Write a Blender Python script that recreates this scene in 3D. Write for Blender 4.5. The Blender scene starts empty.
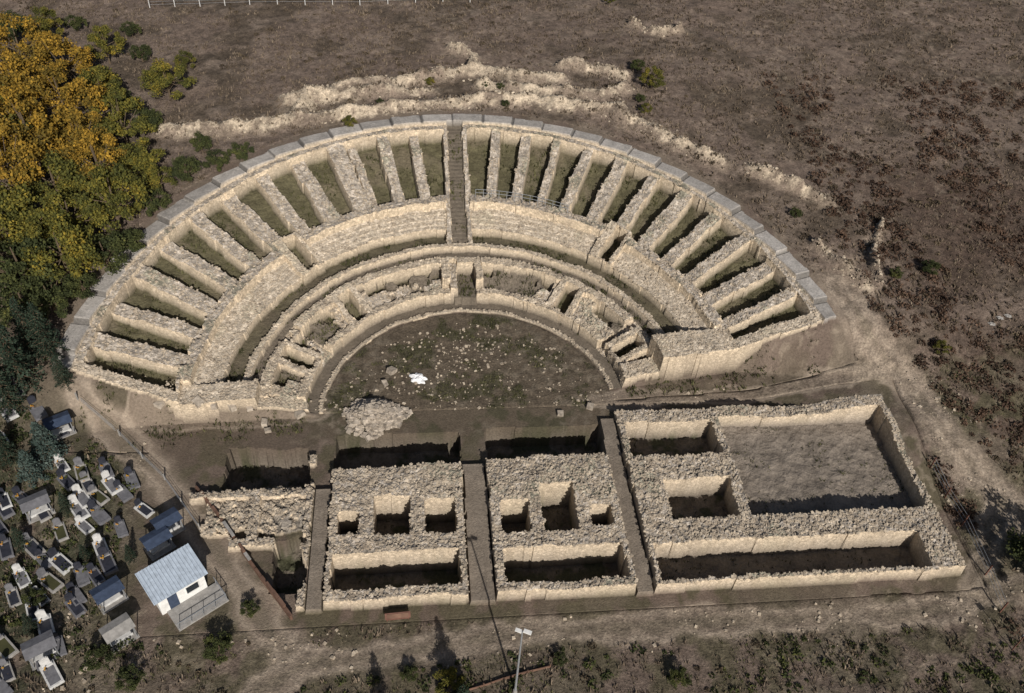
import bpy, numpy as np, math, random
from mathutils import Matrix, Vector
rng=np.random.default_rng(7); random.seed(7)
# ---------------------------------------------------------------- camera / site frame
# world frame: origin = centre of the orchestra, +Y = theatre axis (uphill), metres
CAMH=58.0; FPX=884.3; TH=math.radians(43.504); RO=math.radians(4.182); PSI=math.radians(8.088)
_c,_s=math.cos(PSI),math.sin(PSI)
def rz(v): return np.array([v[0]*_c+v[1]*_s,-v[0]*_s+v[1]*_c,v[2]])
fw0=np.array([0,math.cos(TH),-math.sin(TH)]);up0=np.array([0,math.sin(TH),math.cos(TH)]);rt0=np.array([1,0,0.])
rt1=rt0*math.cos(RO)+up0*math.sin(RO);up1=up0*math.cos(RO)-rt0*math.sin(RO)
FW,RT,UP=rz(fw0),rz(rt1),rz(up1)
CAM=rz(np.array([3.178,-52.68,0]));CAM[2]=CAMH
# ---------------------------------------------------------------- numpy noise
def hsh(ix,iy,k=0):
    n=(ix.astype(np.int64)*374761393+iy.astype(np.int64)*668265263+k*974634777)&0x7fffffff
    n=((n^(n>>13))*1274126177)&0x7fffffff
    n=((n^(n>>15))*2246822519)&0x7fffffff
    return ((n^(n>>16))&0xffffff)/float(0xffffff)
def vn(x,y,k=0):
    ix=np.floor(x);iy=np.floor(y);fx=x-ix;fy=y-iy
    fx=fx*fx*(3-2*fx);fy=fy*fy*(3-2*fy)
    a=hsh(ix,iy,k);b=hsh(ix+1,iy,k);c=hsh(ix,iy+1,k);d=hsh(ix+1,iy+1,k)
    return (a*(1-fx)+b*fx)*(1-fy)+(c*(1-fx)+d*fx)*fy
def fbm(x,y,sc,k=0,o=4):
    s=0;a=1;t=0
    for i in range(o):
        s=s+a*vn(x*sc+i*17.3,y*sc-i*9.1,k+i);t+=a;a*=.55;sc*=2.03
    return s/t
def worley(x,y,size,k=0):
    X=x/size;Y=y/size;ix=np.floor(X);iy=np.floor(Y)
    best=np.full(X.shape,9.);b2=np.full(X.shape,9.);idv=np.zeros(X.shape)
    for i in(-1,0,1):
        for j in(-1,0,1):
            cx=ix+i;cy=iy+j
            px=cx+hsh(cx,cy,k);py=cy+hsh(cx,cy,k+5)
            d=np.hypot(px-X,py-Y);h=hsh(cx,cy,k+9)
            m=d<best
            b2=np.where(m,best,np.minimum(b2,d));idv=np.where(m,h,idv);best=np.where(m,d,best)
    return best,b2-best,idv
def ss(t): t=np.clip(t,0,1);return t*t*(3-2*t)
# ---------------------------------------------------------------- terrain
R0,RR=13.2,33.75
PR,PL=math.radians(8.5),math.radians(180)
def PLd(r): return np.interp(r,[13.,24.,28.,34.],[179.5,181.5,179.5,177.])
def zl(r,ph): return (r-R0)/(RR-R0)*(4.374+5.155*np.sin(ph))
def T(a,b):
    a=np.asarray(a,float);b=np.asarray(b,float)
    r=np.hypot(a,b)+1e-6;s=np.clip(b/r,0,1)
    zo=4.374+5.155*s
    back=zo*np.clip((r-R0)/(RR-R0),0,1)+.05*np.clip(r-RR,0,200)*s
    aa=np.abs(a)
    b1=np.where(a>0,.158*r,-.012*r+.045*r*ss((r-24)/8))
    w=.3+ss((aa-24)/11)*4.5+np.clip((aa-34)*.8,0,24)
    m=ss((b-(b1-w))/w)
    e=2.0*ss((aa-24)/12)*ss((b+14)/10)
    z=e+(back-e)*m
    out=ss((r-35)/6)
    return z+out*(fbm(a,b,.07,3)-.5)*1.0
def site(u,v,dz=0.,plane=None):
    d=FPX*FW+(u-512)*RT-(v-346.5)*UP
    z=0. if plane is None else plane
    for k in range(60):
        P=CAM+d*((z-CAMH)/d[2])
        if plane is not None: break
        z=.6*z+.4*(float(T(P[0],P[1]))+dz)
    return P
def line(pts): return np.array([site(u,v)[:2] for u,v in pts])
def dpoly(x,y,pl):
    best=np.full(x.shape,1e9)
    for p,q in zip(pl[:-1],pl[1:]):
        d=q-p;L=(d@d)+1e-9
        t=np.clip(((x-p[0])*d[0]+(y-p[1])*d[1])/L,0,1)
        best=np.minimum(best,np.hypot(x-p[0]-t*d[0],y-p[1]-t*d[1]))
    return best
# site survey: dirt tracks, cut banks etc.
ROADS=[(line([(75,385),(110,425),(160,478),(205,535),(245,590),(275,640),(300,665)]),2.0),
 (line([(255,693),(300,668),(360,660),(430,648),(500,636),(600,628),(700,622),(800,618),(900,614),(960,605),(1030,585)]),1.7),
 (line([(835,285),(870,335),(905,380),(945,430),(985,480),(1030,520)]),2.6),
 (line([(1000,500),(985,560),(960,600)]),1.6),
 (line([(590,402),(660,398),(760,392),(870,372),(905,385)]),1.3),
 (line([(140,408),(200,412),(260,408),(320,415)]),1.0)]
BANKS=[(line([(290,100),(330,92),(400,84),(450,74),(480,72),(520,80),(560,80)]),.8),
 (line([(165,132),(230,130),(300,120),(370,112),(440,104),(500,100),(560,104),(620,112)]),.8),
 (line([(560,67),(600,70),(625,78)]),.5),
 (line([(300,112),(310,100),(350,96),(430,92)]),.6),
 (line([(480,86),(540,92),(600,96),(625,90)]),.7),
 (line([(620,118),(650,130),(690,152),(720,162)]),.8),
 (line([(750,168),(780,182),(830,204)]),.4),
 (line([(815,245),(845,270),(870,290)]),.4),
 (line([(880,225),(870,260),(880,285)]),.2),
 (line([(630,25),(660,35),(680,30)]),.3),
 (line([(450,48),(475,58),(470,70)]),.4)]
def gcol(x,y):
    n1=fbm(x,y,.09,11);n2=fbm(x,y,.5,21);n3=fbm(x,y,1.9,31,3);n4=fbm(x,y,.2,41)
    ca,sa=math.cos(.5),math.sin(.5);n5=fbm((x*ca+y*sa)*.25,(-x*sa+y*ca)*1.6,.6,47)
    def c(v): return np.array(v)[None,:]
    def mix(C,col,m): m=np.clip(m,0,1)[:,None];return C*(1-m)+c(col)*m
    C=np.tile(np.array([.124,.095,.076]),(x.size,1))
    C=mix(C,(.074,.058,.043),ss((n4-.5)*6)*.9)
    C=mix(C,(.175,.138,.11),ss((n2-.57)*8)*.6)
    C=mix(C,(.17,.135,.108),ss((n5-.55)*8)*.4)
    C=mix(C,(.066,.046,.035),ss((x-38)/12)*ss((34-y)/12)*ss((n1-.3)*4)*.85)
    g=ss((6-y)/8)
    C=mix(C,(.07,.064,.037),g*ss((n2-.42)*6)*.75)
    C=mix(C,(.125,.103,.078),g*ss((n4-.55)*7)*.6)
    cem=ss((-26-x)/4)*ss((2-y)/4)
    C=mix(C,(.042,.045,.026),cem*ss((n2-.3)*6)*.85)
    r=np.hypot(x,y)
    orch=ss((13.2-r)/.8)*ss((y+4)/2)
    C=mix(C,(.1,.08,.058),orch*1.)
    C=mix(C,(.06,.056,.034),orch*ss((n2-.48)*8)*.85)
    C=mix(C,(.14,.118,.09),orch*ss((n3-.52)*8)*ss((n4-.4)*6)*.6)
    C=mix(C,(.155,.128,.098),ss((37-r)/2.)*ss((r-33)/1)*ss((n2-.4)*6)*.6)
    C=mix(C,(.09,.072,.053),ss((24-np.abs(x+20))/6)*ss((y+6)/3)*ss((3-y)/3)*.55*(x<-13))
    for k,(pl,w) in enumerate(ROADS):
        d=dpoly(x,y,pl)+(n2-.5)*1.8+(n4-.5)*1.4
        C=mix(C,(.225,.182,.142) if k in(0,2) else (.195,.158,.123),ss((w*.85-d)/1.1+.2)*.8)
        C=mix(C,(.1,.088,.06),ss((.4-d)/.3)*.4*(w>1.5))
        C=mix(C,(.29,.24,.188),ss((.36-np.abs(d-.85))/.3)*.6)
    for pl,w in BANKS:
        d=dpoly(x,y,pl)+(n3-.5)*1.9+(n2-.5)*2.8
        C=mix(C,(.25,.203,.155),ss((w+1.4-d)/1.4)*.5)
        C=mix(C,(.44,.37,.28),ss((w-d)/.45)*.85)
    C=mix(C,(.24,.2,.153),ss((n3-.6)*9)*ss((n1-.5)*5)*.35)
    return C*(.85+.3*n3[:,None])
def bankz(x,y):
    z=0*x;n=fbm(x,y,.6,77)
    for pl,w in BANKS:
        d=dpoly(x,y,pl)
        z=z+np.exp(-(d/(w*1.1))**2)*.9*n*2
    return np.minimum(z,1.6)*ss((np.hypot(x,y)-35.5)/1.5)
# ---------------------------------------------------------------- mesh helpers
ROOT=bpy.context.scene.collection
def mesh_np(name,V,F,mats,smooth=False,col=None,stone=None,midx=None):
    V=np.asarray(V,np.float32);F=np.asarray(F,np.int32);k=F.shape[1]
    me=bpy.data.meshes.new(name);me.vertices.add(len(V));me.vertices.foreach_set('co',V.ravel())
    me.loops.add(F.size);me.loops.foreach_set('vertex_index',F.ravel())
    me.polygons.add(len(F));me.polygons.foreach_set('loop_start',np.arange(0,F.size,k,dtype=np.int32))
    try: me.polygons.foreach_set('loop_total',np.full(len(F),k,np.int32))
    except Exception: pass
    me.polygons.foreach_set('use_smooth',np.full(len(F),smooth))
    if midx is not None: me.polygons.foreach_set('material_index',np.asarray(midx,np.int32))
    me.update(calc_edges=True);me.validate()
    if col is not None:
        at=me.attributes.new('Col','FLOAT_COLOR','POINT')
        at.data.foreach_set('color',np.concatenate([col,np.ones((len(V),1))],1).astype(np.float32).ravel())
    if stone is not None:
        at=me.attributes.new('stone','FLOAT','POINT');at.data.foreach_set('value',stone.astype(np.float32))
    for m in (mats if isinstance(mats,list) else [mats]): me.materials.append(m)
    return me
def obj(name,me,loc=(0,0,0),rot=0,parent=None,scale=1):
    o=bpy.data.objects.new(name,me);ROOT.objects.link(o);o.location=loc;o.rotation_euler=(0,0,rot)
    o.scale=(scale,)*3 if not hasattr(scale,'__len__') else scale
    if parent: o.parent=parent
    return o
def empty(name,loc=(0,0,0),rot=0,scale=1): return obj(name,None,loc,rot,scale=scale)
def gridfaces(n,m):
    i=np.arange(n-1)[:,None]*m+np.arange(m-1)[None,:]
    i=i.ravel();return np.stack([i,i+m,i+m+1,i+1],1)
# ---------------------------------------------------------------- materials
class NT:
    def __init__(s,name):
        s.m=bpy.data.materials.new(name);s.m.use_nodes=True;s.t=s.m.node_tree;s.b=s.t.nodes['Principled BSDF']
        s.b.inputs['Roughness'].default_value=.9
        s.b.inputs['Specular IOR Level'].default_value=.15
    def n(s,ty,**k):
        q=s.t.nodes.new(ty)
        for a,v in k.items():
            if a in q.inputs: q.inputs[a].default_value=v
            else: setattr(q,a,v)
        return q
    def l(s,a,b): s.t.links.new(a,b)
    def noise(s,scale,detail=4,rough=.6,coord='pos'):
        q=s.n('ShaderNodeTexNoise');q.inputs['Scale'].default_value=scale;q.inputs['Detail'].default_value=detail;q.inputs['Roughness'].default_value=rough
        if coord=='pos': s.l(s.geo().outputs['Position'],q.inputs['Vector'])
        return q.outputs['Fac']
    def geo(s):
        if not hasattr(s,'_g'): s._g=s.n('ShaderNodeNewGeometry')
        return s._g
    def math(s,op,a,b=None,clamp=False):
        q=s.n('ShaderNodeMath');q.operation=op;q.use_clamp=clamp
        for i,v in enumerate((a,b)):
            if v is None: continue
            if isinstance(v,(int,float)): q.inputs[i].default_value=v
            else: s.l(v,q.inputs[i])
        return q.outputs[0]
    def mr(s,x,a,b,c,d):
        q=s.n('ShaderNodeMapRange');s.l(x,q.inputs[0])
        for i,v in enumerate((a,b,c,d)): q.inputs[i+1].default_value=v
        return q.outputs[0]
    def mix(s,f,a,b,bt='MIX'):
        q=s.n('ShaderNodeMix');q.data_type='RGBA';q.blend_type=bt
        for i,v in ((0,f),(6,a),(7,b)):
            if isinstance(v,(int,float)): q.inputs[i].default_value=v
            elif isinstance(v,tuple): q.inputs[i].default_value=(*v,1)
            else: s.l(v,q.inputs[i])
        return q.outputs[2]
    def ramp(s,x,st):
        q=s.n('ShaderNodeValToRGB');e=q.color_ramp.elements
        while len(e)<len(st): e.new(.5)
        for i,(p,c) in enumerate(st): e[i].position=p;e[i].color=(*c,1)
        s.l(x,q.inputs[0]);return q.outputs[0]
    def bump(s,h,st,d):
        q=s.n('ShaderNodeBump');q.inputs['Strength'].default_value=st;q.inputs['Distance'].default_value=d
        s.l(h,q.inputs['Height']);s.l(q.outputs[0],s.b.inputs['Normal'])
    def out(s,c): s.l(c,s.b.inputs['Base Color'])
def mat_ground():
    s=NT('ground_earth');at=s.n('ShaderNodeAttribute',attribute_name='Col')
    a=s.noise(1.3,6,.7);b=s.noise(5.5,3,.7)
    f=s.math('MULTIPLY',s.mr(a,.3,.7,.55,1.45),s.mr(b,.3,.7,.6,1.4))
    g=s.n('ShaderNodeCombineColor');[s.l(f,g.inputs[i]) for i in range(3)]
    c=s.mix(1.,at.outputs['Color'],g.outputs[0],'MULTIPLY')
    s.out(c);s.bump(s.math('ADD',a,s.math('MULTIPLY',b,.5)),.7,.22);return s.m
def mat_stone():
    s=NT('limestone_rubble');at=s.n('ShaderNodeAttribute',attribute_name='Col');st=s.n('ShaderNodeAttribute',attribute_name='stone')
    v=s.n('ShaderNodeTexVoronoi');v.inputs['Scale'].default_value=3.8;s.l(s.geo().outputs['Position'],v.inputs['Vector'])
    v2=s.n('ShaderNodeTexVoronoi');v2.feature='DISTANCE_TO_EDGE';v2.inputs['Scale'].default_value=3.8;s.l(s.geo().outputs['Position'],v2.inputs['Vector'])
    sep=s.n('ShaderNodeSeparateColor');s.l(v.outputs['Color'],sep.inputs[0])
    cell=s.mr(sep.outputs[0],0,1,.76,1.24);edge=s.mr(v2.outputs[0],0,.08,.68,1.)
    b=s.noise(5,4,.7);big=s.noise(.6,4,.6)
    f=s.math('MULTIPLY',cell,edge)
    n=s.mr(b,.3,.7,.74,1.26)
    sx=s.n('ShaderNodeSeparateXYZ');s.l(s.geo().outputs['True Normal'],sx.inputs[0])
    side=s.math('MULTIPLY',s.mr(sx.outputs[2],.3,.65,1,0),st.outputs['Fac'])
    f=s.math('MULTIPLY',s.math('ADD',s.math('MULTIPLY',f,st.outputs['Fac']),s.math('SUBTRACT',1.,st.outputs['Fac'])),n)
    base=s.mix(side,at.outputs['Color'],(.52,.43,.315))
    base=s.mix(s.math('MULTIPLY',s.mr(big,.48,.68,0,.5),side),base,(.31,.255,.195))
    g=s.n('ShaderNodeCombineColor');[s.l(f,g.inputs[i]) for i in range(3)]
    s.out(s.mix(1.,base,g.outputs[0],'MULTIPLY'))
    s.bump(s.math('ADD',b,s.mr(v2.outputs[0],0,.1,0,.5)),.45,.09);return s.m
def mat_island(name,stops,noise_scale=.5,rough=.9,transl=0):
    s=NT(name);r=s.geo().outputs['Random Per Island']
    nz=s.noise(noise_scale,3,.6)
    x=s.math('ADD',s.math('MULTIPLY',r,.4),s.mr(nz,.3,.7,0,.6))
    s.out(s.ramp(x,stops));s.b.inputs['Roughness'].default_value=rough
    return s.m
def mat_plain(name,c,rough=.7,var=.25,scale=3,metal=0):
    s=NT(name);a=s.noise(scale,4,.6);s.b.inputs['Roughness'].default_value=rough;s.b.inputs['Metallic'].default_value=metal
    s.out(s.mix(s.mr(a,.3,.7,0,1),tuple(x*(1-var) for x in c),tuple(min(1,x*(1+var)) for x in c)));return s.m
M_G=mat_ground();M_S=mat_stone()
M_LOOSE=mat_island('loose_limestone',[(0,(.14,.115,.09)),(.3,(.3,.252,.195)),(.7,(.43,.365,.28)),(1,(.62,.54,.43))],1.2)
M_BARK=mat_plain('bark',(.1,.075,.05),.9)
M_AUT=mat_island('autumn_leaves',[(0,(.04,.034,.012)),(.35,(.12,.085,.016)),(.65,(.25,.15,.022)),(1,(.4,.24,.034))],.5)
M_YG=mat_island('yellow_green_leaves',[(0,(.024,.028,.01)),(.4,(.065,.068,.017)),(.72,(.14,.12,.022)),(1,(.3,.21,.03))],.5)
M_GR=mat_island('green_leaves',[(0,(.013,.018,.009)),(.45,(.036,.044,.016)),(.8,(.07,.076,.024)),(1,(.13,.12,.033))],.5)
M_CON=mat_island('conifer_needles',[(0,(.008,.015,.01)),(.5,(.02,.032,.02)),(1,(.05,.07,.05))],.6)
M_BLUE=mat_island('blue_spruce_needles',[(0,(.015,.025,.02)),(.5,(.04,.06,.052)),(1,(.1,.13,.115))],.6)
M_SCR=mat_island('dry_scrub_leaves',[(0,(.026,.02,.014)),(.4,(.055,.042,.028)),(.75,(.098,.076,.049)),(1,(.16,.124,.08))],.3)
M_RED=mat_island('red_brown_scrub_leaves',[(0,(.026,.016,.012)),(.5,(.068,.043,.03)),(1,(.135,.088,.06))],.3)
M_DRY=mat_island('dry_grass_blades',[(0,(.04,.031,.022)),(.4,(.1,.077,.056)),(1,(.22,.175,.128))],.3)
M_GG=mat_island('green_grass_blades',[(0,(.026,.028,.013)),(.5,(.06,.06,.027)),(1,(.13,.12,.058))],.3)
M_WHITE=mat_plain('white_marble',(.46,.46,.45),.5,.2)
M_GREY=mat_plain('grey_granite',(.13,.13,.14),.5)
M_BLACK=mat_plain('black_granite',(.03,.032,.042),.25)
M_CONC=mat_plain('concrete',(.26,.25,.235),.85)
M_METAL=mat_plain('galvanised_metal',(.4,.42,.44),.45,.15,metal=.6)
M_ROOF=mat_plain('blue_grey_sheet_roof',(.36,.42,.49),.45,.18,metal=.0)
M_BLUEP=mat_plain('blue_paint',(.04,.055,.09),.5)
M_RUST=mat_plain('weathered_brick',(.13,.078,.056),.9,.4,1.2)
M_WOOD=mat_plain('brown_wood',(.12,.06,.045),.7,.3)
M_GLASS=mat_plain('dark_window_glass',(.02,.025,.03),.1,.2)
M_TARP=mat_plain('white_plastic',(.66,.67,.68),.5,.2)
M_PAINT=mat_plain('white_paint',(.64,.64,.62),.6,.15)
M_FLOW=mat_island('grave_flowers',[(0,(.3,.02,.02)),(.5,(.5,.3,.03)),(1,(.5,.1,.2))],3)
# ---------------------------------------------------------------- stage building plan
def rect(u0,v0,u1,v1,z=1.3):
    A=site(u0,v1,plane=z);B=site(u1,v1,plane=z);C=site(u0,v0,plane=z);D=site(u1,v0,plane=z)
    return ((A[0]+C[0])/2,(B[0]+D[0])/2,(A[1]+B[1])/2,(C[1]+D[1])/2)
TOP=1.35
bback=site(800,404,plane=1.2)[1]
rA=rect(628,419,718,454);rC=rect(734,413,902,511)
BLOCKS=[(-11.6,-1.3,-19.,-7.0),( .8,11.0,-19.,-6.6),(12.5,36.6,-19.,bback+.05)]
ROOMS=[rect(331,551,461,587)+(-1.5,),rect(337,512,358,534)+(-1.2,),rect(374,496,410,533)+(-1.9,),rect(425,499,456,532)+(-1.7,),
 rect(505,545,626,580)+(-1.5,),rect(502,501,530,531)+(-1.7,),rect(542,484,576,529)+(-1.8,),rect(591,505,613,524)+(-1.2,),
 rect(656,537,928,573)+(-.8,),rC+(-.2,),rect(668,477,736,518)+(-1.1,),rA+(-1.2,)]
q0=rect(336,434,460,468,0);q1=rect(487,427,603,460,0)
PITS=[(q0[0],q0[1],-7.0,q0[3],-2.4),(q1[0],q1[1],-6.6,q1[3],-2.4),rect(226,450,308,486,0)+(-2.2,),rect(272,540,305,594,0)+(-1.8,)]
WEST=rect(206,486,308,530,.6)
SA0,SA1,SB0,SB1=-27.,38.5,-20.5,-2.6
def stone_tex(x,y,size,k):
    d,e,i=worley(x,y,size,k);return e,i
def build_stage():
    res=.115
    xs=np.arange(SA0,SA1+res,res);ys=np.arange(SB0,max(SB1,bback+2)+res,res)
    X,Y=np.meshgrid(xs,ys,indexing='ij');x=X.ravel();y=Y.ravel()
    gz=T(x,y);z=gz.copy();st=np.zeros(x.size);C=gcol(x,y)
    wx=x+(fbm(x,y,.35,51,3)-.5)*.3;wy=y+(fbm(x,y,.35,61,3)-.5)*.3
    rx=x+(fbm(x,y,.5,51,4)-.5)*1.3;ry=y+(fbm(x,y,.5,61,4)-.5)*1.3
    low=fbm(x,y,.3,71);mid=fbm(x,y,1.4,81)
    edge,idv=stone_tex(x,y,.34,91)
    top=TOP+(low-.5)*.7+(mid-.5)*.26+(idv-.5)*.1-(edge<.1)*.04
    top=top-.3*ss((y+8)/3)*(x>12.4)
    C_st=(.22+.23*idv**1.3)[:,None]*np.array([1.,.89,.755])[None,:]*(.72+.56*mid[:,None])
    C_st=C_st*(1-.4*(ss((low-.58)*10))[:,None]*np.array([.7,.6,.75]))
    def inr(q,g=0): return (wx>q[0]-g)&(wx<q[1]+g)&(wy>q[2]-g)&(wy<q[3]+g)
    def inq(q,g=0): return (rx>q[0]-g)&(rx<q[1]+g)&(ry>q[2]-g)&(ry<q[3]+g)
    for q in BLOCKS:
        m=inr(q);z[m]=top[m];st[m]=1;C[m]=C_st[m]
    dull=C_st*.62+np.array([.03,.026,.02])
    m=inq(WEST);z[m]=(.25+.9*(low-.35)+(idv-.5)*.3)[m];st[m]=(low[m]>.42);C[m]=dull[m]
    for a0,a1,b0,b1 in((-22.5,-13.5,-9.2,-8.5),(-17.8,-17.,-13,-9),(-19.,-13.5,-13.7,-13.),(-13.6,-13.0,-19,-5)):
        m=inr((a0,a1,b0,b1))&(low>.36);z[m]=(.55+(low-.4)*1.3+(idv-.5)*.2)[m];st[m]=1;C[m]=(C_st*.8)[m]
    fl=np.zeros(x.size,bool)
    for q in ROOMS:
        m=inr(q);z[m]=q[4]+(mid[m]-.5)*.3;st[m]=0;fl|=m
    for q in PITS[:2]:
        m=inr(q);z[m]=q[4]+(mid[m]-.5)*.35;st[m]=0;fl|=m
    for q in PITS[2:]:
        m=inq(q);z[m]=q[4]+(mid[m]-.5)*.6;st[m]=0;fl|=m
    n=fbm(x,y,.8,33)
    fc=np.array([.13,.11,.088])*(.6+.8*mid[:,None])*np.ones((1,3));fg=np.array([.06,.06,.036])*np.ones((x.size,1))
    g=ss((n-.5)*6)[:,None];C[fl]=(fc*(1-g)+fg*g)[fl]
    q=ROOMS[9];m=inr(q);cc=np.array([.185,.158,.13])*(.4+.75*n[:,None]+.5*mid[:,None]);C[m]=cc[m]
    q=ROOMS[8];m=inr(q);cc=np.array([.16,.135,.108])*(.6+.8*n[:,None]);C[m]=cc[m]
    for a0,a1,b0,b1 in((-12.9,-11.75,-19.2,-8.5),(-1.15,.7,-19.2,-6.5),(11.1,12.4,-19.2,-2.)):
        m=(wx>a0)&(wx<a1)&(y>b0)&(y<b1);z[m]=.55+.02*mid[m];st[m]=0;C[m]=(np.array([.19,.16,.128])*(.7+.6*mid[:,None]))[m]
    border=(x<SA0+.3)|(x>SA1-.3)|(y<SB0+.3)|(y>ys[-1]-.3)
    z=np.where(border,gz-.12,np.maximum(z,np.where(fl,-9,gz+.03)))
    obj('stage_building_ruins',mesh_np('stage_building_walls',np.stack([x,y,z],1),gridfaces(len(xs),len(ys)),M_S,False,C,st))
    return x,y,z,st,ys[-1]
sx,sy,sz,sst,SBY=build_stage()
# ---------------------------------------------------------------- cavea
def build_cavea():
    rs=np.arange(12.7,35.6,.11);ph=np.radians(np.arange(2.5,188.5,.24))
    Rg,P=np.meshgrid(rs,ph,indexing='ij');r=Rg.ravel();p=P.ravel();x=r*np.cos(p);y=r*np.sin(p);d=np.degrees(p)
    gz=T(x,y);z=gz.copy()+.02;st=np.zeros(r.size);C=gcol(x,y)
    wr=r+(fbm(x,y,.5,52,3)-.5)*.4;low=fbm(x,y,.4,72);mid=fbm(x,y,1.5,82)
    wd=d+(fbm(x,y,.5,53,3)-.5)*.4/r*57.3
    edge,idv=stone_tex(x,y,.33,92)
    rag=(low-.5)*.55+(mid-.5)*.2+(idv-.5)*.11-(edge<.1)*.04
    C_st=(.225+.23*idv**1.2)[:,None]*np.array([1.,.885,.745])[None,:]*(.74+.52*mid[:,None])
    C_st=C_st*(1-.4*(ss((low-.6)*10))[:,None]*np.array([.7,.6,.75]))
    C_lt=C_st*.45+.55*np.array([.47,.4,.305])*(.75+.5*mid[:,None])
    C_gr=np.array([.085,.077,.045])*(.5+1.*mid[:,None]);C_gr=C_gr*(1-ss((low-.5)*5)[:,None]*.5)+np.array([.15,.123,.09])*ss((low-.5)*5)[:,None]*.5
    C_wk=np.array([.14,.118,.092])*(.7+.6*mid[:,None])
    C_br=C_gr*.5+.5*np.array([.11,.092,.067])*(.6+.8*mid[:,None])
    pld=PLd(r);sec=(wd>math.degrees(PR))&(wd<pld)
    def zz(rr): return zl(rr,np.minimum(p,math.pi))
    def put(m,zv,s,c):
        m=m&sec
        z[m]=(zv+0*z)[m];st[m]=s;C[m]=c[m]
    B=lambda a,b:(wr>a)&(wr<b)
    put(B(12.9,13.25),.2+rag*.15,1,C_lt*.85)
    put(B(13.25,14.3),.04+rag*.1,0,C_wk)
    put(B(14.3,15.1),zz(15.)+.55+rag*1.,1,C_lt)
    put(B(15.1,16.8),zz(r)+.2+rag*1.1,1,C_st)
    put(B(16.8,17.6),zz(17.2)+.25+rag,1,C_lt)
    gap=((wd>96)&(wd<124))|((wd>58)&(wd<84))|((wd>138)&(wd<172))|((wd>14)&(wd<42))
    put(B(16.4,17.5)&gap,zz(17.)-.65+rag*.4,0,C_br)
    put(B(17.5,18.5),zz(18.)+.5+rag*1.,1,C_lt)
    put(B(18.5,19.3),zz(18.9)-.15+rag*.3,0,C_wk)
    put(B(19.3,19.9),zz(19.6)+.35+rag*.5,1,C_lt)
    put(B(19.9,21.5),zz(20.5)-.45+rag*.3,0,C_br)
    step=np.floor((r-21.4)/.55)*.55+21.4+.28
    put(B(21.5,24.0),zz(step)*.4+zz(r)*.6+.05+rag*.4,1,C_lt)
    put(B(23.7,24.9),zz(24.4)+.6+rag*.6,1,C_st)
    er=(fbm(x,y,.45,131)>.6);put(er&B(15.1,17.5),zz(r)-.1+rag,0,C_wk)
    brk=((wd>150)&(wd<157))|((wd>24)&(wd<30))
    put(B(14.3,18.6)&brk&(low>.45),zz(r)-.3+rag,1,C_st)
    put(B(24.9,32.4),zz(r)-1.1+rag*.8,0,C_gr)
    inn=B(24.5,32.7)
    rw=[(88.3-6.*k,.52) for k in range(1,5)]+[(64.3-6.95*k,.68) for k in range(1,8)]
    lw=[(92.+6.05*k,.55) for k in range(1,4)]+[(113.2,.85)]+[(113.6+7.2*k,.76) for k in range(1,9)]
    for k,(a,w) in enumerate(rw+lw):
        w=w+.1*math.sin(k*2.3)
        brokn=.5*ss((np.sin(k*3.1)-.2)*3)*ss((r-29)/2)+.25*hsh(np.array(k),np.array(1),3)
        put(inn&(np.abs((wd-a)*r/57.3)<w),zz(r)+.35+rag*.8-brokn,1,C_st)
    put(B(32.2,33.1),zz(32.7)+.3+rag*.5,1,C_st)
    seg=np.floor((d-1.)/5.6);pc=np.radians((seg+.5)*5.6+1.);half=np.radians(2.8)
    rc=r*np.cos(p-pc)
    zs=zl(33.7,np.clip(pc,PR,PL))+.2+.08*hsh(seg,seg*0,14)
    m=(rc>33.0)&(rc<34.35+.25*hsh(seg,seg*0,24))&sec
    cs=(.25+.12*hsh(seg,seg*0,4))[:,None]*np.array([1.,.94,.87])*(.7+.6*mid[:,None])
    z[m]=zs[m]+mid[m]*.05;st[m]=0;C[m]=cs[m]
    jn=m&(np.abs(p-pc)>half-.0035);C[jn]*=.4;z[jn]-=.1
    sd=(wd-90.2)*r/57.3
    put((np.abs(sd)<1.3)&B(19.9,32.9),zz(r)+.3+rag*.7,1,C_st)
    stp=np.floor((r-20.4)/.42)*.42+20.4
    put((np.abs(sd)<.8)&B(19.9,33.2),zl(stp,p)*.35+zl(r,p)*.65-.2+(mid-.5)*.15,0,C_wk*.8)
    for a0 in(133.,50.):
        q=(wd-a0)*r/57.3
        put((np.abs(q)<1.3)&B(21.2,25.4),zz(r)+.5+rag,1,C_lt)
        put((np.abs(q+.2)<.65)&B(21.4,25.2),zz(r)-1.3,0,C_gr)
    for a0 in(131.,52.,160.,22.):
        q=(wd-a0)*r/57.3
        put((np.abs(q)<1.4)&B(14.6,18.2),zz(r)+.6+rag,1,C_lt)
        put((np.abs(q)<.75)&B(14.8,17.7),zz(r)-.9,0,C_gr)
    put((np.abs(sd)<2.)&B(15.2,18.6),zz(17.)+.8+rag,1,C_lt)
    put((np.abs(sd+.2)<1.1)&B(14.1,17.6),zl(15.,p)-.2+.02*r,0,C_wk)
    put((np.abs(sd-.9)<.35)&B(14.3,18.2),zz(16.5)+.5+rag,1,C_st)
    # radial end walls with the tall masonry ends of the lower bank
    e1=(wd-math.degrees(PR))*r/57.3;e2=(pld-wd)*r/57.3
    put(((e1<1.2)|(e2<1.1))&B(14.2,33.),zz(r)+.3+rag*.6,1,C_lt)
    put((e1<2.8)&B(17.6,24.8),zz(23.8)+.5+rag*.5,1,C_lt)
    put((e1<1.8)&B(14.3,17.6),zz(17.)+.35+rag*.5,1,C_lt)
    put((e2<2.0)&B(18.3,24.6),zz(22.8)+.4+rag*.5,1,C_lt)
    border=(r<12.8)|(r>35.45)|(d<2.8)|(d>188.1)
    z=np.where(border,gz-.25,z)
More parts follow.
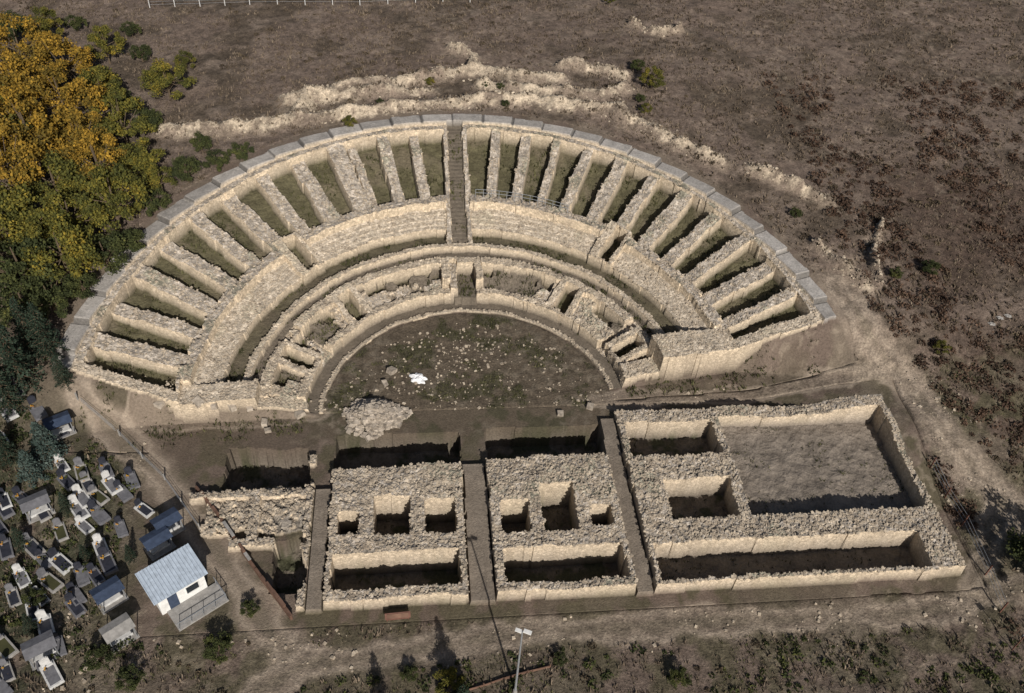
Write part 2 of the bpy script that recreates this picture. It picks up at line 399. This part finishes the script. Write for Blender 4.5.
    obj('roman_theatre',mesh_np('theatre_cavea',np.stack([x,y,z],1),gridfaces(len(rs),len(ph)),M_S,False,C,st))
    return x,y,z,st
cx,cy,cz,cst=build_cavea()
# ---------------------------------------------------------------- terrain sheet
def build_ground():
    def ax(lo,hi,res,far):
        a=np.arange(lo,hi+res,res);g=np.array([1,3,7,15,30,60,120,250,far])
        return np.concatenate([lo-g[::-1],a,a[-1]+g])
    xs=ax(-64,94,.3,600);ys=ax(-36,80,.3,600)
    X,Y=np.meshgrid(xs,ys,indexing='ij');x=X.ravel();y=Y.ravel()
    z=T(x,y)+bankz(x,y)+(fbm(x,y,.8,7)-.5)*.35*ss((np.hypot(x,y)-34.5)/2)
    r=np.hypot(x,y);d=np.degrees(np.arctan2(y,x));d=np.where(d<-90,d+360,d)
    z=np.where((r>13.2)&(r<35.1)&(d>3.2)&(d<187.8),z-2.6,z)
    z=np.where((x>SA0+.5)&(x<SA1-.5)&(y>SB0+.5)&(y<SBY-.5),z-3.5,z)
    C=gcol(x,y)
    obj('ground',mesh_np('ground',np.stack([x,y,z],1),gridfaces(len(xs),len(ys)),M_G,True,C))
build_ground()
# ---------------------------------------------------------------- scatter: stones, grass, scrub
def blocks(P,S,name,mat,flat=.7):
    n=len(P);u=np.array([[-1,-1,-1],[1,-1,-1],[1,1,-1],[-1,1,-1],[-1,-1,1],[1,-1,1],[1,1,1],[-1,1,1]],float)*.5
    V=np.repeat(u[None],n,0)*(1+.45*(rng.random((n,8,3))-.5))
    V=V*S[:,None,None]*np.stack([np.ones(n),.6+.4*rng.random(n),flat*(.6+.4*rng.random(n))],1)[:,None,:]
    t=rng.random(n)*6.28;tl=(rng.random(n)-.5)*.8
    c,s=np.cos(tl)[:,None],np.sin(tl)[:,None]
    V=np.stack([V[...,0]*c-V[...,2]*s,V[...,1],V[...,0]*s+V[...,2]*c],-1)
    c,s=np.cos(t)[:,None],np.sin(t)[:,None]
    V=np.stack([V[...,0]*c-V[...,1]*s,V[...,0]*s+V[...,1]*c,V[...,2]],-1)+P[:,None,:]
    f=np.array([[0,3,2,1],[4,5,6,7],[0,1,5,4],[1,2,6,5],[2,3,7,6],[3,0,4,7]])
    F=(f[None]+np.arange(n)[:,None,None]*8).reshape(-1,4)
    return mesh_np(name,V.reshape(-1,3),F,mat)
def pick(x,y,z,st,n):
    i=np.flatnonzero(st>.5);i=rng.choice(i,n)
    return np.stack([x[i]+rng.normal(0,.04,n),y[i]+rng.normal(0,.04,n),z[i]+.02],1)
P=np.concatenate([pick(sx,sy,sz,sst,13000),pick(cx,cy,cz,cst,14000)])
obj('wall_top_rubble',blocks(P,.08+.15*rng.random(len(P))**1.8,'wall_top_rubble',M_LOOSE,.6))
n=4000;x=rng.uniform(-30,44,n);y=rng.uniform(-24,2,n)
k=fbm(x,y,.25,5)>.5;x,y=x[k],y[k]
k=~((x>SA0)&(x<SA1)&(y>SB0)&(y<SBY));x,y=x[k],y[k]
a=rng.uniform(0,6.28,350);rr=12.6*np.sqrt(rng.random(350));x=np.append(x,rr*np.cos(a)*.9);y=np.append(y,np.abs(rr*np.sin(a))*.9)
a=rng.normal(.3,1.6,100);x=np.append(x,a);y=np.append(y,7+rng.normal(0,1.6,100))
bx=[];by=[]
for pl,w in BANKS:
    for p,q in zip(pl[:-1],pl[1:]):
        t=rng.random(70);bx.append(p[0]+(q[0]-p[0])*t+rng.normal(0,w,70));by.append(p[1]+(q[1]-p[1])*t+rng.normal(0,w,70))
x=np.concatenate([x]+bx);y=np.concatenate([y]+by)
P=np.stack([x,y,T(x,y)+bankz(x,y)+.03],1)
obj('scattered_stones',blocks(P,.08+.2*rng.random(len(P))**3,'scattered_stones',M_LOOSE))
c=site(374,418);n=750;a=rng.uniform(0,6.28,n);q=np.sqrt(rng.random(n))*(1+.15*np.sin(a*3+1)+.1*np.sin(a*7));h=1.2*(1-np.clip(q,0,1)**1.4)
P=np.stack([c[0]+q*2.6*np.cos(a),c[1]+q*2.*np.sin(a),np.maximum(h*(.8+.3*rng.random(n)),.06)],1)
M_PILE=mat_island('pale_limestone',[(0,(.12,.1,.085)),(.45,(.3,.26,.21)),(1,(.52,.455,.38))],2.5)
obj('rubble_heap',blocks(P,.22+.3*rng.random(n),'rubble_heap',M_PILE,.85))
P=[]
for u,v in [(198,404),(215,406),(232,408),(250,409),(268,432),(265,425),(160,406),(560,415),(590,408),(385,385),(392,372),(300,415)]:
    q=site(u,v);P.append([q[0],q[1],q[2]+.2])
obj('dressed_stone_blocks',blocks(np.array(P),.5+.3*rng.random(len(P)),'dressed_stone_blocks',M_PILE,.8))
def quads(P,S,up=0.):
    n=len(P);nrm=rng.normal(size=(n,3));nrm[:,2]=np.abs(nrm[:,2])+up;nrm/=np.linalg.norm(nrm,axis=1)[:,None]
    t=rng.normal(size=(n,3));t-=nrm*(t*nrm).sum(1)[:,None];t/=np.linalg.norm(t,axis=1)[:,None];b=np.cross(nrm,t)
    S=S[:,None]*.5
    V=np.stack([P-t*S-b*S*.35,P+t*S*.1-b*S*.8,P+t*S,P+t*S*.1+b*S*.8],1)
    return V.reshape(-1,3),np.arange(4*n).reshape(-1,4)
def tufts(x,y,zf,size,name,mat,k=5):
    n=len(x);z=zf(x,y)
    P=np.repeat(np.stack([x,y,z],1),k,0);S=np.repeat(size,k)*(.6+.8*rng.random(n*k))
    P[:,:2]+=rng.normal(0,.08,(n*k,2))
    a=rng.uniform(0,6.28,n*k);lean=rng.random(n*k)*.8
    dx=np.cos(a);dy=np.sin(a);w=S*.25
    V=np.stack([P+np.stack([-dy*w,dx*w,0*w],1),P+np.stack([dy*w,-dx*w,0*w],1),P+np.stack([dx*lean*S+dy*w*.3,dy*lean*S-dx*w*.3,S],1),P+np.stack([dx*lean*S-dy*w*.3,dy*lean*S+dx*w*.3,S],1)],1)
    obj(name,mesh_np(name,V.reshape(-1,3),np.arange(4*n*k).reshape(-1,4),mat))
def gz(x,y): return T(x,y)+bankz(x,y)-.02
def free(x,y):
    r=np.hypot(x,y)
    ok=~((r<35.3)&(y>-3))&~((x>SA0)&(x<SA1)&(y>SB0)&(y<SBY))
    for pl,w in ROADS: ok&=dpoly(x,y,pl)>w*.75
    return ok
x=rng.uniform(-60,92,80000);y=rng.uniform(-34,78,80000);ok=free(x,y)&(fbm(x,y,.3,5)+.25*rng.random(x.size)>.55);x,y=x[ok],y[ok]
tufts(x,y,gz,.1+.15*rng.random(len(x)),'dry_grass',M_DRY)
x=rng.uniform(-60,60,30000);y=rng.uniform(-34,2,30000);ok=free(x,y)&(fbm(x,y,.4,25)+.2*rng.random(x.size)>.58);x,y=x[ok],y[ok]
r_=12.5*np.sqrt(rng.random(5000));a_=rng.uniform(0,math.pi,5000);xo=r_*np.cos(a_);yo=r_*np.sin(a_);k_=fbm(xo,yo,.5,21)>.53
x=np.append(x,xo[k_]);y=np.append(y,yo[k_])
tufts(x,y,gz,.06+.1*rng.random(len(x)),'green_grass',M_GG)
i=np.flatnonzero((cst<.5)&(np.hypot(cx,cy)>14.3)&(np.hypot(cx,cy)<32.3)&(fbm(cx,cy,.5,9)>.52));i=rng.choice(i,5000)
zc=cz[i];tufts(cx[i],cy[i],lambda a,b:zc-.03,.08+.2*rng.random(5000)**2,'weeds_in_theatre',M_GG,4)
i=np.flatnonzero((sst<.5)&(sz<-.1)&(fbm(sx,sy,.5,9)>.52));i=rng.choice(i,1800);zc2=sz[i]
tufts(sx[i],sy[i],lambda a,b:zc2-.03,.05+.14*rng.random(1800)**2,'weeds_in_rooms',M_GG,4)
def scrub(x,y,R,name,mat,k=45):
    n=len(x);z=gz(x,y);d=rng.normal(size=(n*k,3));d/=np.linalg.norm(d,axis=1)[:,None];d[:,2]=np.abs(d[:,2])*.8
    RR_=np.repeat(R,k);P=np.repeat(np.stack([x,y,z],1),k,0)+d*(RR_*(.5+.5*rng.random(n*k)))[:,None]
    V,F=quads(P,.1+.2*RR_);obj(name,mesh_np(name,V,F,mat))
x=rng.uniform(-55,92,6500);y=rng.uniform(-33,78,6500)
dens=.25+.6*ss((x-34)/12)*ss((36-y)/10);ok=free(x,y)&(rng.random(x.size)<dens)&(fbm(x,y,.15,8)>.4);x,y=x[ok],y[ok]
scrub(x,y,.15+.4*rng.random(len(x))**2,'dry_scrub',M_SCR,38)
x=rng.uniform(38,92,3800);y=rng.uniform(-25,45,3800);ok=free(x,y)&(fbm(x,y,.12,18)>.42);x,y=x[ok],y[ok]
scrub(x,y,.25+.65*rng.random(len(x))**2,'red_brown_scrub',M_RED,38)
x=rng.uniform(-60,-22,2000);y=rng.uniform(-34,6,2000);ok=free(x,y)&(fbm(x,y,.3,28)>.43);x,y=x[ok],y[ok]
scrub(x,y,.15+.5*rng.random(len(x))**2,'cemetery_undergrowth',M_GR,40)
x=rng.uniform(-16,40,420);y=rng.uniform(-30,-23,420);ok=free(x,y)&(fbm(x,y,.3,38)>.5);x,y=x[ok],y[ok]
scrub(x,y,.15+.4*rng.random(len(x))**2,'roadside_bushes',M_GR,40)
# ---------------------------------------------------------------- trees
def cone_seg(V,F,p,q,r1,r2,k=7):
    p=np.array(p,float);q=np.array(q,float);d=q-p;d/=np.linalg.norm(d);a=np.cross(d,[.3,.9,.1]);a/=np.linalg.norm(a);b=np.cross(d,a);o=len(V)
    for c,r in((p,r1),(q,r2)):
        for i in range(k):
            t=6.2832*i/k;V.append(c+r*(math.cos(t)*a+math.sin(t)*b))
    for i in range(k): F.append([o+i,o+(i+1)%k,o+k+(i+1)%k,o+k+i])
def tree_mesh(name,R,Hh,mat,seed,nl=5200,leaf=.25):
    g=np.random.default_rng(seed);V=[];F=[]
    top=Hh*.55;cone_seg(V,F,(0,0,-.3),(0,0,top*.6),.22,.16);cone_seg(V,F,(0,0,top*.6),(.2,.1,Hh*.8),.16,.05)
    cl=[];NC=38;ex,ey=g.uniform(.8,1.2),g.uniform(.8,1.2)
    for i in range(NC):
        a=g.uniform(0,6.28);q=R*math.sqrt(g.random())*.95;h=Hh*.3+(Hh*.68)*g.random()**.8*(1-.65*(q/R)**2)
        c=np.array([q*math.cos(a)*ex,q*math.sin(a)*ey,h]);cl.append((c,R*g.uniform(.12,.25)))
        if i%2==0: cone_seg(V,F,(0,0,top*g.uniform(.35,.9)),c,.08,.02,5)
    nb=len(V);nf=len(F);per=nl//NC;L=[]
    for c,r in cl:
        d=g.normal(size=(per,3));d/=np.linalg.norm(d,axis=1)[:,None];L.append(c+d*r*(.35+.8*g.random((per,1)))*np.array([1.15,1.15,.75]))
    P=np.concatenate(L);v,f=quads(P,leaf*(.6+.8*g.random(len(P))),up=.2)
    V=np.concatenate([np.array(V),v]);F=np.concatenate([np.array(F),f+nb])
    return mesh_np(name,V,F,[M_BARK,mat],midx=np.array([0]*nf+[1]*len(f)))
def conifer_mesh(name,R,Hh,mat,seed,nl=4200):
    g=np.random.default_rng(seed);V=[];F=[];cone_seg(V,F,(0,0,-.2),(0,0,Hh),.2,.02);L=[]
    nb_=int(Hh*14)
    for i in range(nb_):
        h=Hh*(.06+.92*i/nb_);a=i*2.4+g.normal()*.2;l=R*(1-h/Hh)**.8*g.uniform(.75,1.1);e=np.array([l*math.cos(a),l*math.sin(a),h-.25*l])
        cone_seg(V,F,(0,0,h),e,.04,.01,4);k=max(8,int(nl/nb_*(.3+l/R*1.2)));t=g.random(k)**.6
        L.append(np.array([0,0,h])+(e-np.array([0,0,h]))*t[:,None]+g.normal(0,.08+.04*l,(k,3)))
    nb=len(V);nf=len(F);P=np.concatenate(L);v,f=quads(P,.17*(.6+.8*g.random(len(P))),up=.2)
    return mesh_np(name,np.concatenate([np.array(V),v]),np.concatenate([np.array(F),f+nb]),[M_BARK,mat],midx=np.array([0]*nf+[1]*len(f)))
TM={'a':[tree_mesh('autumn_tree_mesh%d'%i,3.8,7.8,M_AUT,100+i,6800) for i in range(3)],
    'y':[tree_mesh('yellowing_tree_mesh%d'%i,3.6,6.8,M_YG,200+i,6400) for i in range(3)],
    'g':[tree_mesh('green_tree_mesh%d'%i,3.2,5.4,M_GR,300+i,5200) for i in range(2)]}
trees=[(20,52,'a',.9),(65,62,'a',.95),(15,90,'a',1.05),(62,100,'a',.9),(98,85,'y',.75),(105,45,'y',.55),(130,25,'g',.35),(165,75,'y',.7),(30,135,'a',1.),(80,135,'a',.85),(120,118,'y',.8),(112,92,'g',.55),
 (8,175,'a',.95),(50,172,'y',.95),(98,165,'a',.8),(140,155,'y',.7),(185,165,'g',.5),(215,155,'g',.42),(18,215,'y',.95),(65,208,'y',.95),(112,200,'y',.85),(15,255,'g',1.),(60,250,'y',.9),(100,240,'g',.8),(45,285,'g',.75),(80,280,'g',.5),(15,290,'g',.8),(240,148,'g',.36),(130,235,'g',.45),(150,195,'g',.5),(140,50,'g',.35),(200,140,'g',.35),(0,130,'y',.95),(0,215,'y',.9),(185,60,'y',.3),(5,20,'g',.7),(45,25,'y',.5),(145,115,'g',.5),(160,180,'y',.4),(75,20,'g',.35)]
NM={'a':'autumn_tree','y':'yellowing_tree','g':'green_tree'}
for i,(u,v,k,s) in enumerate(trees):
    p=site(u,v,4.*s);p[2]=float(T(p[0],p[1]));obj(NM[k],TM[k][(i*7+i//3)%len(TM[k])],p,rng.uniform(0,6.28),scale=(s,s,s*rng.uniform(.85,1.25)))
for u,v,k,s in [(652,85,'y',.4),(610,2,'y',.22),(638,68,'g',.3),(895,275,'g',.22),(640,100,'g',.2),(450,688,'y',.3),(500,88,'g',.17),(485,86,'g',.17),(350,125,'y',.2),(380,103,'g',.15),(220,650,'g',.35),(250,610,'g',.22),(505,105,'g',.17),(645,112,'y',.2),(930,270,'g',.3),(940,350,'y',.2),(430,84,'y',.15),(795,215,'g',.22),(560,660,'g',.17),(410,676,'g',.2),(680,680,'g',.25),(100,660,'g',.32),(35,600,'g',.25),(130,680,'g',.3)]:
    p=site(u,v,1.5*s);p[2]=float(T(p[0],p[1]));obj('small_tree' if s>.3 else 'bush',TM[k][0 if k!='g' else 1],p,rng.uniform(0,6.28),scale=s)
CM=[conifer_mesh('conifer_mesh0',1.9,6.5,M_CON,1),conifer_mesh('conifer_mesh1',1.5,4.2,M_BLUE,2)]
for u,v,k,s in [(15,365,0,1.1),(45,340,0,.9),(5,395,0,.8),(28,335,0,.9),(42,440,1,.95),(28,465,1,.8),(62,375,0,.5),(130,555,0,.3),(390,745,0,.7),(462,710,0,.75),(65,505,0,.35),(20,540,0,.4),(5,450,0,.6),(85,555,0,.3),(30,625,0,.35)]:
    p=site(u,v,2.*s);p[2]=float(T(p[0],p[1]));obj(['pine_tree','blue_spruce_tree'][k],CM[k],p,rng.uniform(0,6.28),scale=s)
p=site(1062,560,3);p[2]=0;obj('green_tree',TM['g'][0],p,1.,scale=1.)
# ---------------------------------------------------------------- boxes for small built things
class MB:
    def __init__(s): s.V=[];s.F=[];s.M=[];s.mats=[]
    def mi(s,m):
        if m not in s.mats: s.mats.append(m)
        return s.mats.index(m)
    def box(s,c,d,m,tilt=0,rot=0,ax='y'):
        o=len(s.V);c=tuple(c)
        for X in(-.5,.5):
            for Y in(-.5,.5):
                for Z in(-.5,.5):
                    v=Vector((X*d[0],Y*d[1],Z*d[2]))
                    if tilt: v=Matrix.Rotation(tilt,3,ax.upper())@v
                    if rot: v=Matrix.Rotation(rot,3,'Z')@v
                    s.V.append((v.x+c[0],v.y+c[1],v.z+c[2]))
        for f in((0,1,3,2),(4,6,7,5),(0,4,5,1),(2,3,7,6),(0,2,6,4),(1,5,7,3)):
            s.F.append([o+i for i in f]);s.M.append(s.mi(m))
    def cyl(s,p,q,r1,r2,m,k=8):
        F=[];V=[];cone_seg(V,F,p,q,r1,r2,k);o=len(s.V);s.V+= [tuple(v) for v in V]
        F.append(list(range(k))[::-1]);F.append(list(range(k,2*k)))
        for f in F: s.F.append([o+i for i in f]);s.M.append(s.mi(m))
    def mesh(s,name,bevel=0):
        me=bpy.data.meshes.new(name);me.from_pydata(s.V,[],s.F)
        for m in s.mats: me.materials.append(m)
        me.polygons.foreach_set('material_index',s.M);me.update();return me
def grave(kind):
    b=MB();fr,sl,hd=[(M_GREY,M_BLACK,M_BLACK),(M_CONC,M_BLACK,M_GREY),(M_WHITE,M_GREY,M_WHITE),(M_CONC,M_GG,M_GREY),(M_GREY,M_GREY,M_BLACK),(M_WHITE,M_BLACK,M_BLACK)][kind]
    b.box((0,-.46,.15),(2.1,.14,.3),fr);b.box((0,.46,.15),(2.1,.14,.3),fr);b.box((-.98,0,.16),(.14,.78,.3),fr);b.box((.98,0,.16),(.14,.78,.3),fr)
    b.box((0,0,.17),(1.82,.78,.24),sl);b.box((.82,0,.36),(.34,.8,.16),fr)
    b.box((.86,0,.84),(.12,.66,.82),hd);b.box((.86,0,1.29),(.12,.5,.1),hd);b.box((.86,0,1.37),(.12,.3,.07),hd)
    b.box((.5,.2,.38),(.14,.14,.2),M_GREY)
    for i in range(6): b.box((.5+random.uniform(-.12,.12),.2+random.uniform(-.12,.12),.52+random.uniform(0,.08)),(.07,.07,.06),M_FLOW,rot=random.random())
    return b.mesh('grave_mesh%d'%kind)
GM=[grave(i) for i in range(6)]
gl=[]
for v0,us in [(395,(0,22)),(415,(10,35)),(435,(5,62)),(470,(62,82,103)),(484,(70,92,112,134)),(498,(2,20,80,102,125)),(512,(10,45,75,95,140)),(530,(0,88,60,118)),(548,(5,38,98)),(562,(42,65,110)),(580,(18,52,80,100)),(596,(10,45,72)),(612,(35,80)),(628,(42,)),(645,(5,60)),(660,(40,)),(675,(10,55)),(690,(5,))]:
    for u in us: gl.append((u+random.uniform(-5,5),v0+random.uniform(-4,4)))
for i,(u,v) in enumerate(gl):
    p=site(u,v);obj('grave',GM[(i*7+i//3)%6],p,math.radians(128+random.uniform(-14,14)),scale=random.uniform(.65,.92))
def canopy(mroof):
    b=MB()
    for x in(-1.1,1.1):
        for y in(-.8,.8): b.cyl((x,y,0),(x,y,1.9),.05,.05,M_METAL,6)
    b.box((0,-.46,1.98),(2.7,1.05,.05),mroof,tilt=.28,ax='x');b.box((0,.46,1.98),(2.7,1.05,.05),mroof,tilt=-.28,ax='x')
    b.box((0,0,.2),(1.9,.8,.4),M_WHITE);b.box((.9,0,.6),(.1,.7,.6),M_BLACK);b.box((0,0,.04),(2.6,2.,.08),M_CONC);return b.mesh('roofed_tomb_mesh')
for u,v,m in [(170,530,M_BLUEP),(62,432,M_BLUEP),(45,655,M_GREY),(112,600,M_BLUEP),(122,638,M_CONC),(160,548,M_BLUEP),(40,512,M_GREY)]:
    p=site(u,v);obj('roofed_tomb',canopy(m),p,math.radians(38 if u>100 else 30),scale=.74)
def chapel():
    p=site(178,590);e=empty('cemetery_shed',p,math.radians(36),.82)
    b=MB();W,D,Hh=4.2,2.8,2.3
    b.box((0,-D/2,Hh/2),(W,.14,Hh),M_PAINT);b.box((0,D/2,Hh/2+.2),(W,.14,Hh+.4),M_PAINT)
    b.box((-W/2+.07,0,Hh/2),(.14,D-.14,Hh),M_PAINT);b.box((W/2-.07,0,Hh/2),(.14,D-.14,Hh),M_PAINT)
    obj('walls',b.mesh('walls'),parent=e)
    b=MB()
    b.box((0,0,Hh+.33),(W+.7,D+.7,.07),M_ROOF,tilt=.15,ax='x')
    for i in range(17): b.box((-W/2-.3+i*(W+.6)/16,0,Hh+.385),(.06,D+.7,.05),M_ROOF,tilt=.15,ax='x')
    obj('roof',b.mesh('roof'),parent=e)
    b=MB();b.box((-.9,-D/2-.08,1.),(.85,.04,1.9),M_BLUEP);b.box((.9,-D/2-.08,1.35),(1.1,.04,.8),M_GLASS)
    for x in(.32,1.48): b.box((x,-D/2-.1,1.35),(.06,.06,.9),M_PAINT)
    b.box((.9,-D/2-.1,.92),(1.2,.1,.06),M_PAINT);obj('door_and_window',b.mesh('door_window'),parent=e)
    b=MB();b.box((.6,-D/2-1.25,.1),(4.6,2.3,.2),M_CONC)
    for x in(-1.6,-.5,.6,1.7,2.8): b.cyl((x,-D/2-2.3,.2),(x,-D/2-2.3,1.1),.03,.03,M_METAL,6)
    b.box((.6,-D/2-2.3,1.1),(4.5,.05,.05),M_METAL);b.box((.6,-D/2-2.3,.65),(4.5,.03,.03),M_METAL)
    for y in(-.4,-1.2,-2.): b.cyl((2.8,-D/2+y,.2),(2.8,-D/2+y,1.1),.03,.03,M_METAL,6)
    b.box((2.8,-D/2-1.2,1.1),(.05,2.2,.05),M_METAL);obj('terrace_and_railing',b.mesh('terrace'),parent=e)
chapel()
def fence(name,pts,h,mat,step=2.,panel=False,postmat=None):
    b=MB();P=[site(u,v) for u,v in pts]
    for p,q in zip(P[:-1],P[1:]):
        L=math.hypot(*(q-p)[:2]);n=max(1,int(L/step));ang=math.atan2(q[1]-p[1],q[0]-p[0])
        for i in range(n+1):
            c=p+(q-p)*i/n;c[2]=float(T(c[0],c[1]));b.box((c[0],c[1],c[2]+h/2),(.09,.09,h+.1),postmat or mat,rot=ang)
            if i<n:
                d=p+(q-p)*(i+1)/n;d[2]=float(T(d[0],d[1]));m=(c+d)/2;sl=math.atan2(d[2]-c[2],L/n)
                if panel:
                    hh=h*random.uniform(.7,1.);b.box((m[0],m[1],m[2]+hh/2),(L/n-.1,.04,hh),mat,rot=ang+random.uniform(-.05,.05))
                else:
                    for k in(.35,.65,.95): b.box((m[0],m[1],m[2]+h*k),(L/n,.02,.02),mat,tilt=-sl,rot=ang)
    obj(name,b.mesh(name))
# brick boundary wall beside the cemetery track: low courses with a coping, partly broken
def brick_wall(name,pts,h,th):
    b=MB();P=[site(u,v) for u,v in pts]
    for p,q in zip(P[:-1],P[1:]):
        L=math.hypot(*(q-p)[:2]);n=max(1,int(L/.8));ang=math.atan2(q[1]-p[1],q[0]-p[0])
        for i in range(n):
            c=p+(q-p)*(i+.5)/n;hh=h*random.uniform(.55,1.05);b.box((c[0],c[1],hh/2-.3),(L/n-.01,th,hh+.6),M_RUST,rot=ang+random.uniform(-.03,.03))
            if random.random()<.5: b.box((c[0],c[1],hh+.03),(L/n-.04,th+.06,.06),M_CONC if random.random()<.3 else M_RUST,rot=ang)
    obj(name,b.mesh(name))
brick_wall('brick_boundary_wall',[(197,490),(225,527),(262,580),(292,620)],.85,.18)
fence('low_rusty_fence',[(462,693),(505,679),(550,667)],.3,M_RUST,1.3,True)
fence('wire_fence',[(150,8),(250,5),(360,5),(470,2)],1.2,M_METAL,3.,postmat=M_WHITE)
fence('wire_fence',[(930,468),(962,525),(985,575),(1000,612)],1.3,M_METAL,2.4,postmat=M_WOOD)
fence('track_side_fence',[(78,400),(120,436),(165,480),(200,530)],.8,M_METAL,2.2,postmat=M_CONC)
b=MB()
for i in range(13):
    a=math.radians(86-i*1.9);r=24.5;z=float(zl(r,a))+.7;x_,y_=r*math.cos(a),r*math.sin(a)
    b.cyl((x_,y_,z-.3),(x_,y_,z+.8),.03,.03,M_METAL,6)
    if i:
        for h in(.4,.8): b.cyl((px,py,pz+h),(x_,y_,z+h),.025,.025,M_METAL,6)
    px,py,pz=x_,y_,z
obj('safety_railing',b.mesh('safety_railing'))
p=site(515,692);b=MB();h=8.2
b.cyl((0,0,0),(0,0,.35),.16,.13,M_CONC,10);b.cyl((0,0,.3),(0,0,h),.085,.05,M_METAL,10);b.cyl((0,0,h-.05),(.25,-.12,h+.1),.03,.03,M_METAL,6)
b.box((.3,-.14,h+.12),(.5,.24,.1),M_PAINT,rot=-.45);b.box((-.22,.08,h-.05),(.42,.22,.1),M_PAINT,rot=-.45);b.box((.3,-.14,h+.055),(.38,.16,.03),M_GLASS,rot=-.45)
obj('street_lamp',b.mesh('street_lamp'),p)
p=site(398,620);b=MB()
for x_ in(-.85,.85): b.box((x_,0,.4),(.1,.1,.8),M_WOOD)
b.box((0,-.02,.75),(2.,.06,.55),M_WOOD,tilt=-.5,ax='x');b.box((0,-.07,.775),(1.7,.03,.4),M_RUST,tilt=-.5,ax='x');b.box((0,0,.2),(1.8,.08,.12),M_WOOD)
obj('information_board',b.mesh('information_board'),p,.05,scale=.9)
for u,v in[(1012,650)]:
    p=site(u,v);b=MB();b.cyl((0,0,0),(0,0,2.6),.05,.04,M_WOOD,6);b.box((0,-.04,2.3),(.5,.03,.35),M_GREY);obj('sign_post',b.mesh('sign_post'),p)
def tarp(name,u,v,s,mat):
    p=site(u,v);n=40;g=np.linspace(-1,1,n);X,Y=np.meshgrid(g,g,indexing='ij');x=X.ravel();y=Y.ravel()
    rad=np.hypot(x,y)/np.maximum(np.maximum(abs(x),abs(y)),1e-6);th=np.arctan2(y,x)
    rad=np.maximum(rad,1.);x=x/rad;y=y/rad;q=np.hypot(x,y);k=.8+.2*np.sin(th*3+1)*np.cos(th*2)+.12*np.sin(th*7)
    z=.05+.5*fbm(x+u,y,2.6,3)*(1-q**2)+.12*fbm(x,y,7,4)-.1*(q>.97)
    obj(name,mesh_np(name,np.stack([x*k*s,y*k*s*.75,z*s],1),gridfaces(n,n),mat,False),p,2.5)
tarp('plastic_sheet',419,379,.95,M_TARP)
for u,v in[(1000,318),(992,324),(1008,316)]: tarp('plastic_rubbish',u,v,.4,M_CONC)
# ---------------------------------------------------------------- light
w=bpy.data.worlds.new('World');bpy.context.scene.world=w;w.use_nodes=True
el=math.radians(32);az=math.radians(169) # sun azimuth measured clockwise from +Y
sky=w.node_tree.nodes.new('ShaderNodeTexSky');sky.sky_type='NISHITA';sky.sun_disc=False;sky.sun_elevation=el;sky.sun_rotation=az;sky.dust_density=2.5
w.node_tree.links.new(sky.outputs[0],w.node_tree.nodes['Background'].inputs[0]);w.node_tree.nodes['Background'].inputs[1].default_value=.055
sd=Vector((math.sin(az)*math.cos(el),math.cos(az)*math.cos(el),math.sin(el)))
L=bpy.data.lights.new('sun','SUN');L.energy=5.;L.angle=math.radians(.5);L.color=(1,.94,.87)
o=bpy.data.objects.new('sun',L);ROOT.objects.link(o);o.rotation_euler=sd.to_track_quat('Z','Y').to_euler();o.location=(0,0,90)
# ---------------------------------------------------------------- camera
cam=bpy.data.cameras.new('camera');co=bpy.data.objects.new('camera',cam);ROOT.objects.link(co)
cam.sensor_width=36;cam.lens=36*FPX/1024;cam.clip_end=3000
Mx=Matrix(((RT[0],UP[0],-FW[0],CAM[0]),(RT[1],UP[1],-FW[1],CAM[1]),(RT[2],UP[2],-FW[2],CAM[2]),(0,0,0,1)))
co.matrix_world=Mx;bpy.context.scene.camera=co
vs=bpy.context.scene.view_settings;vs.view_transform='Standard';vs.look='None';vs.exposure=0
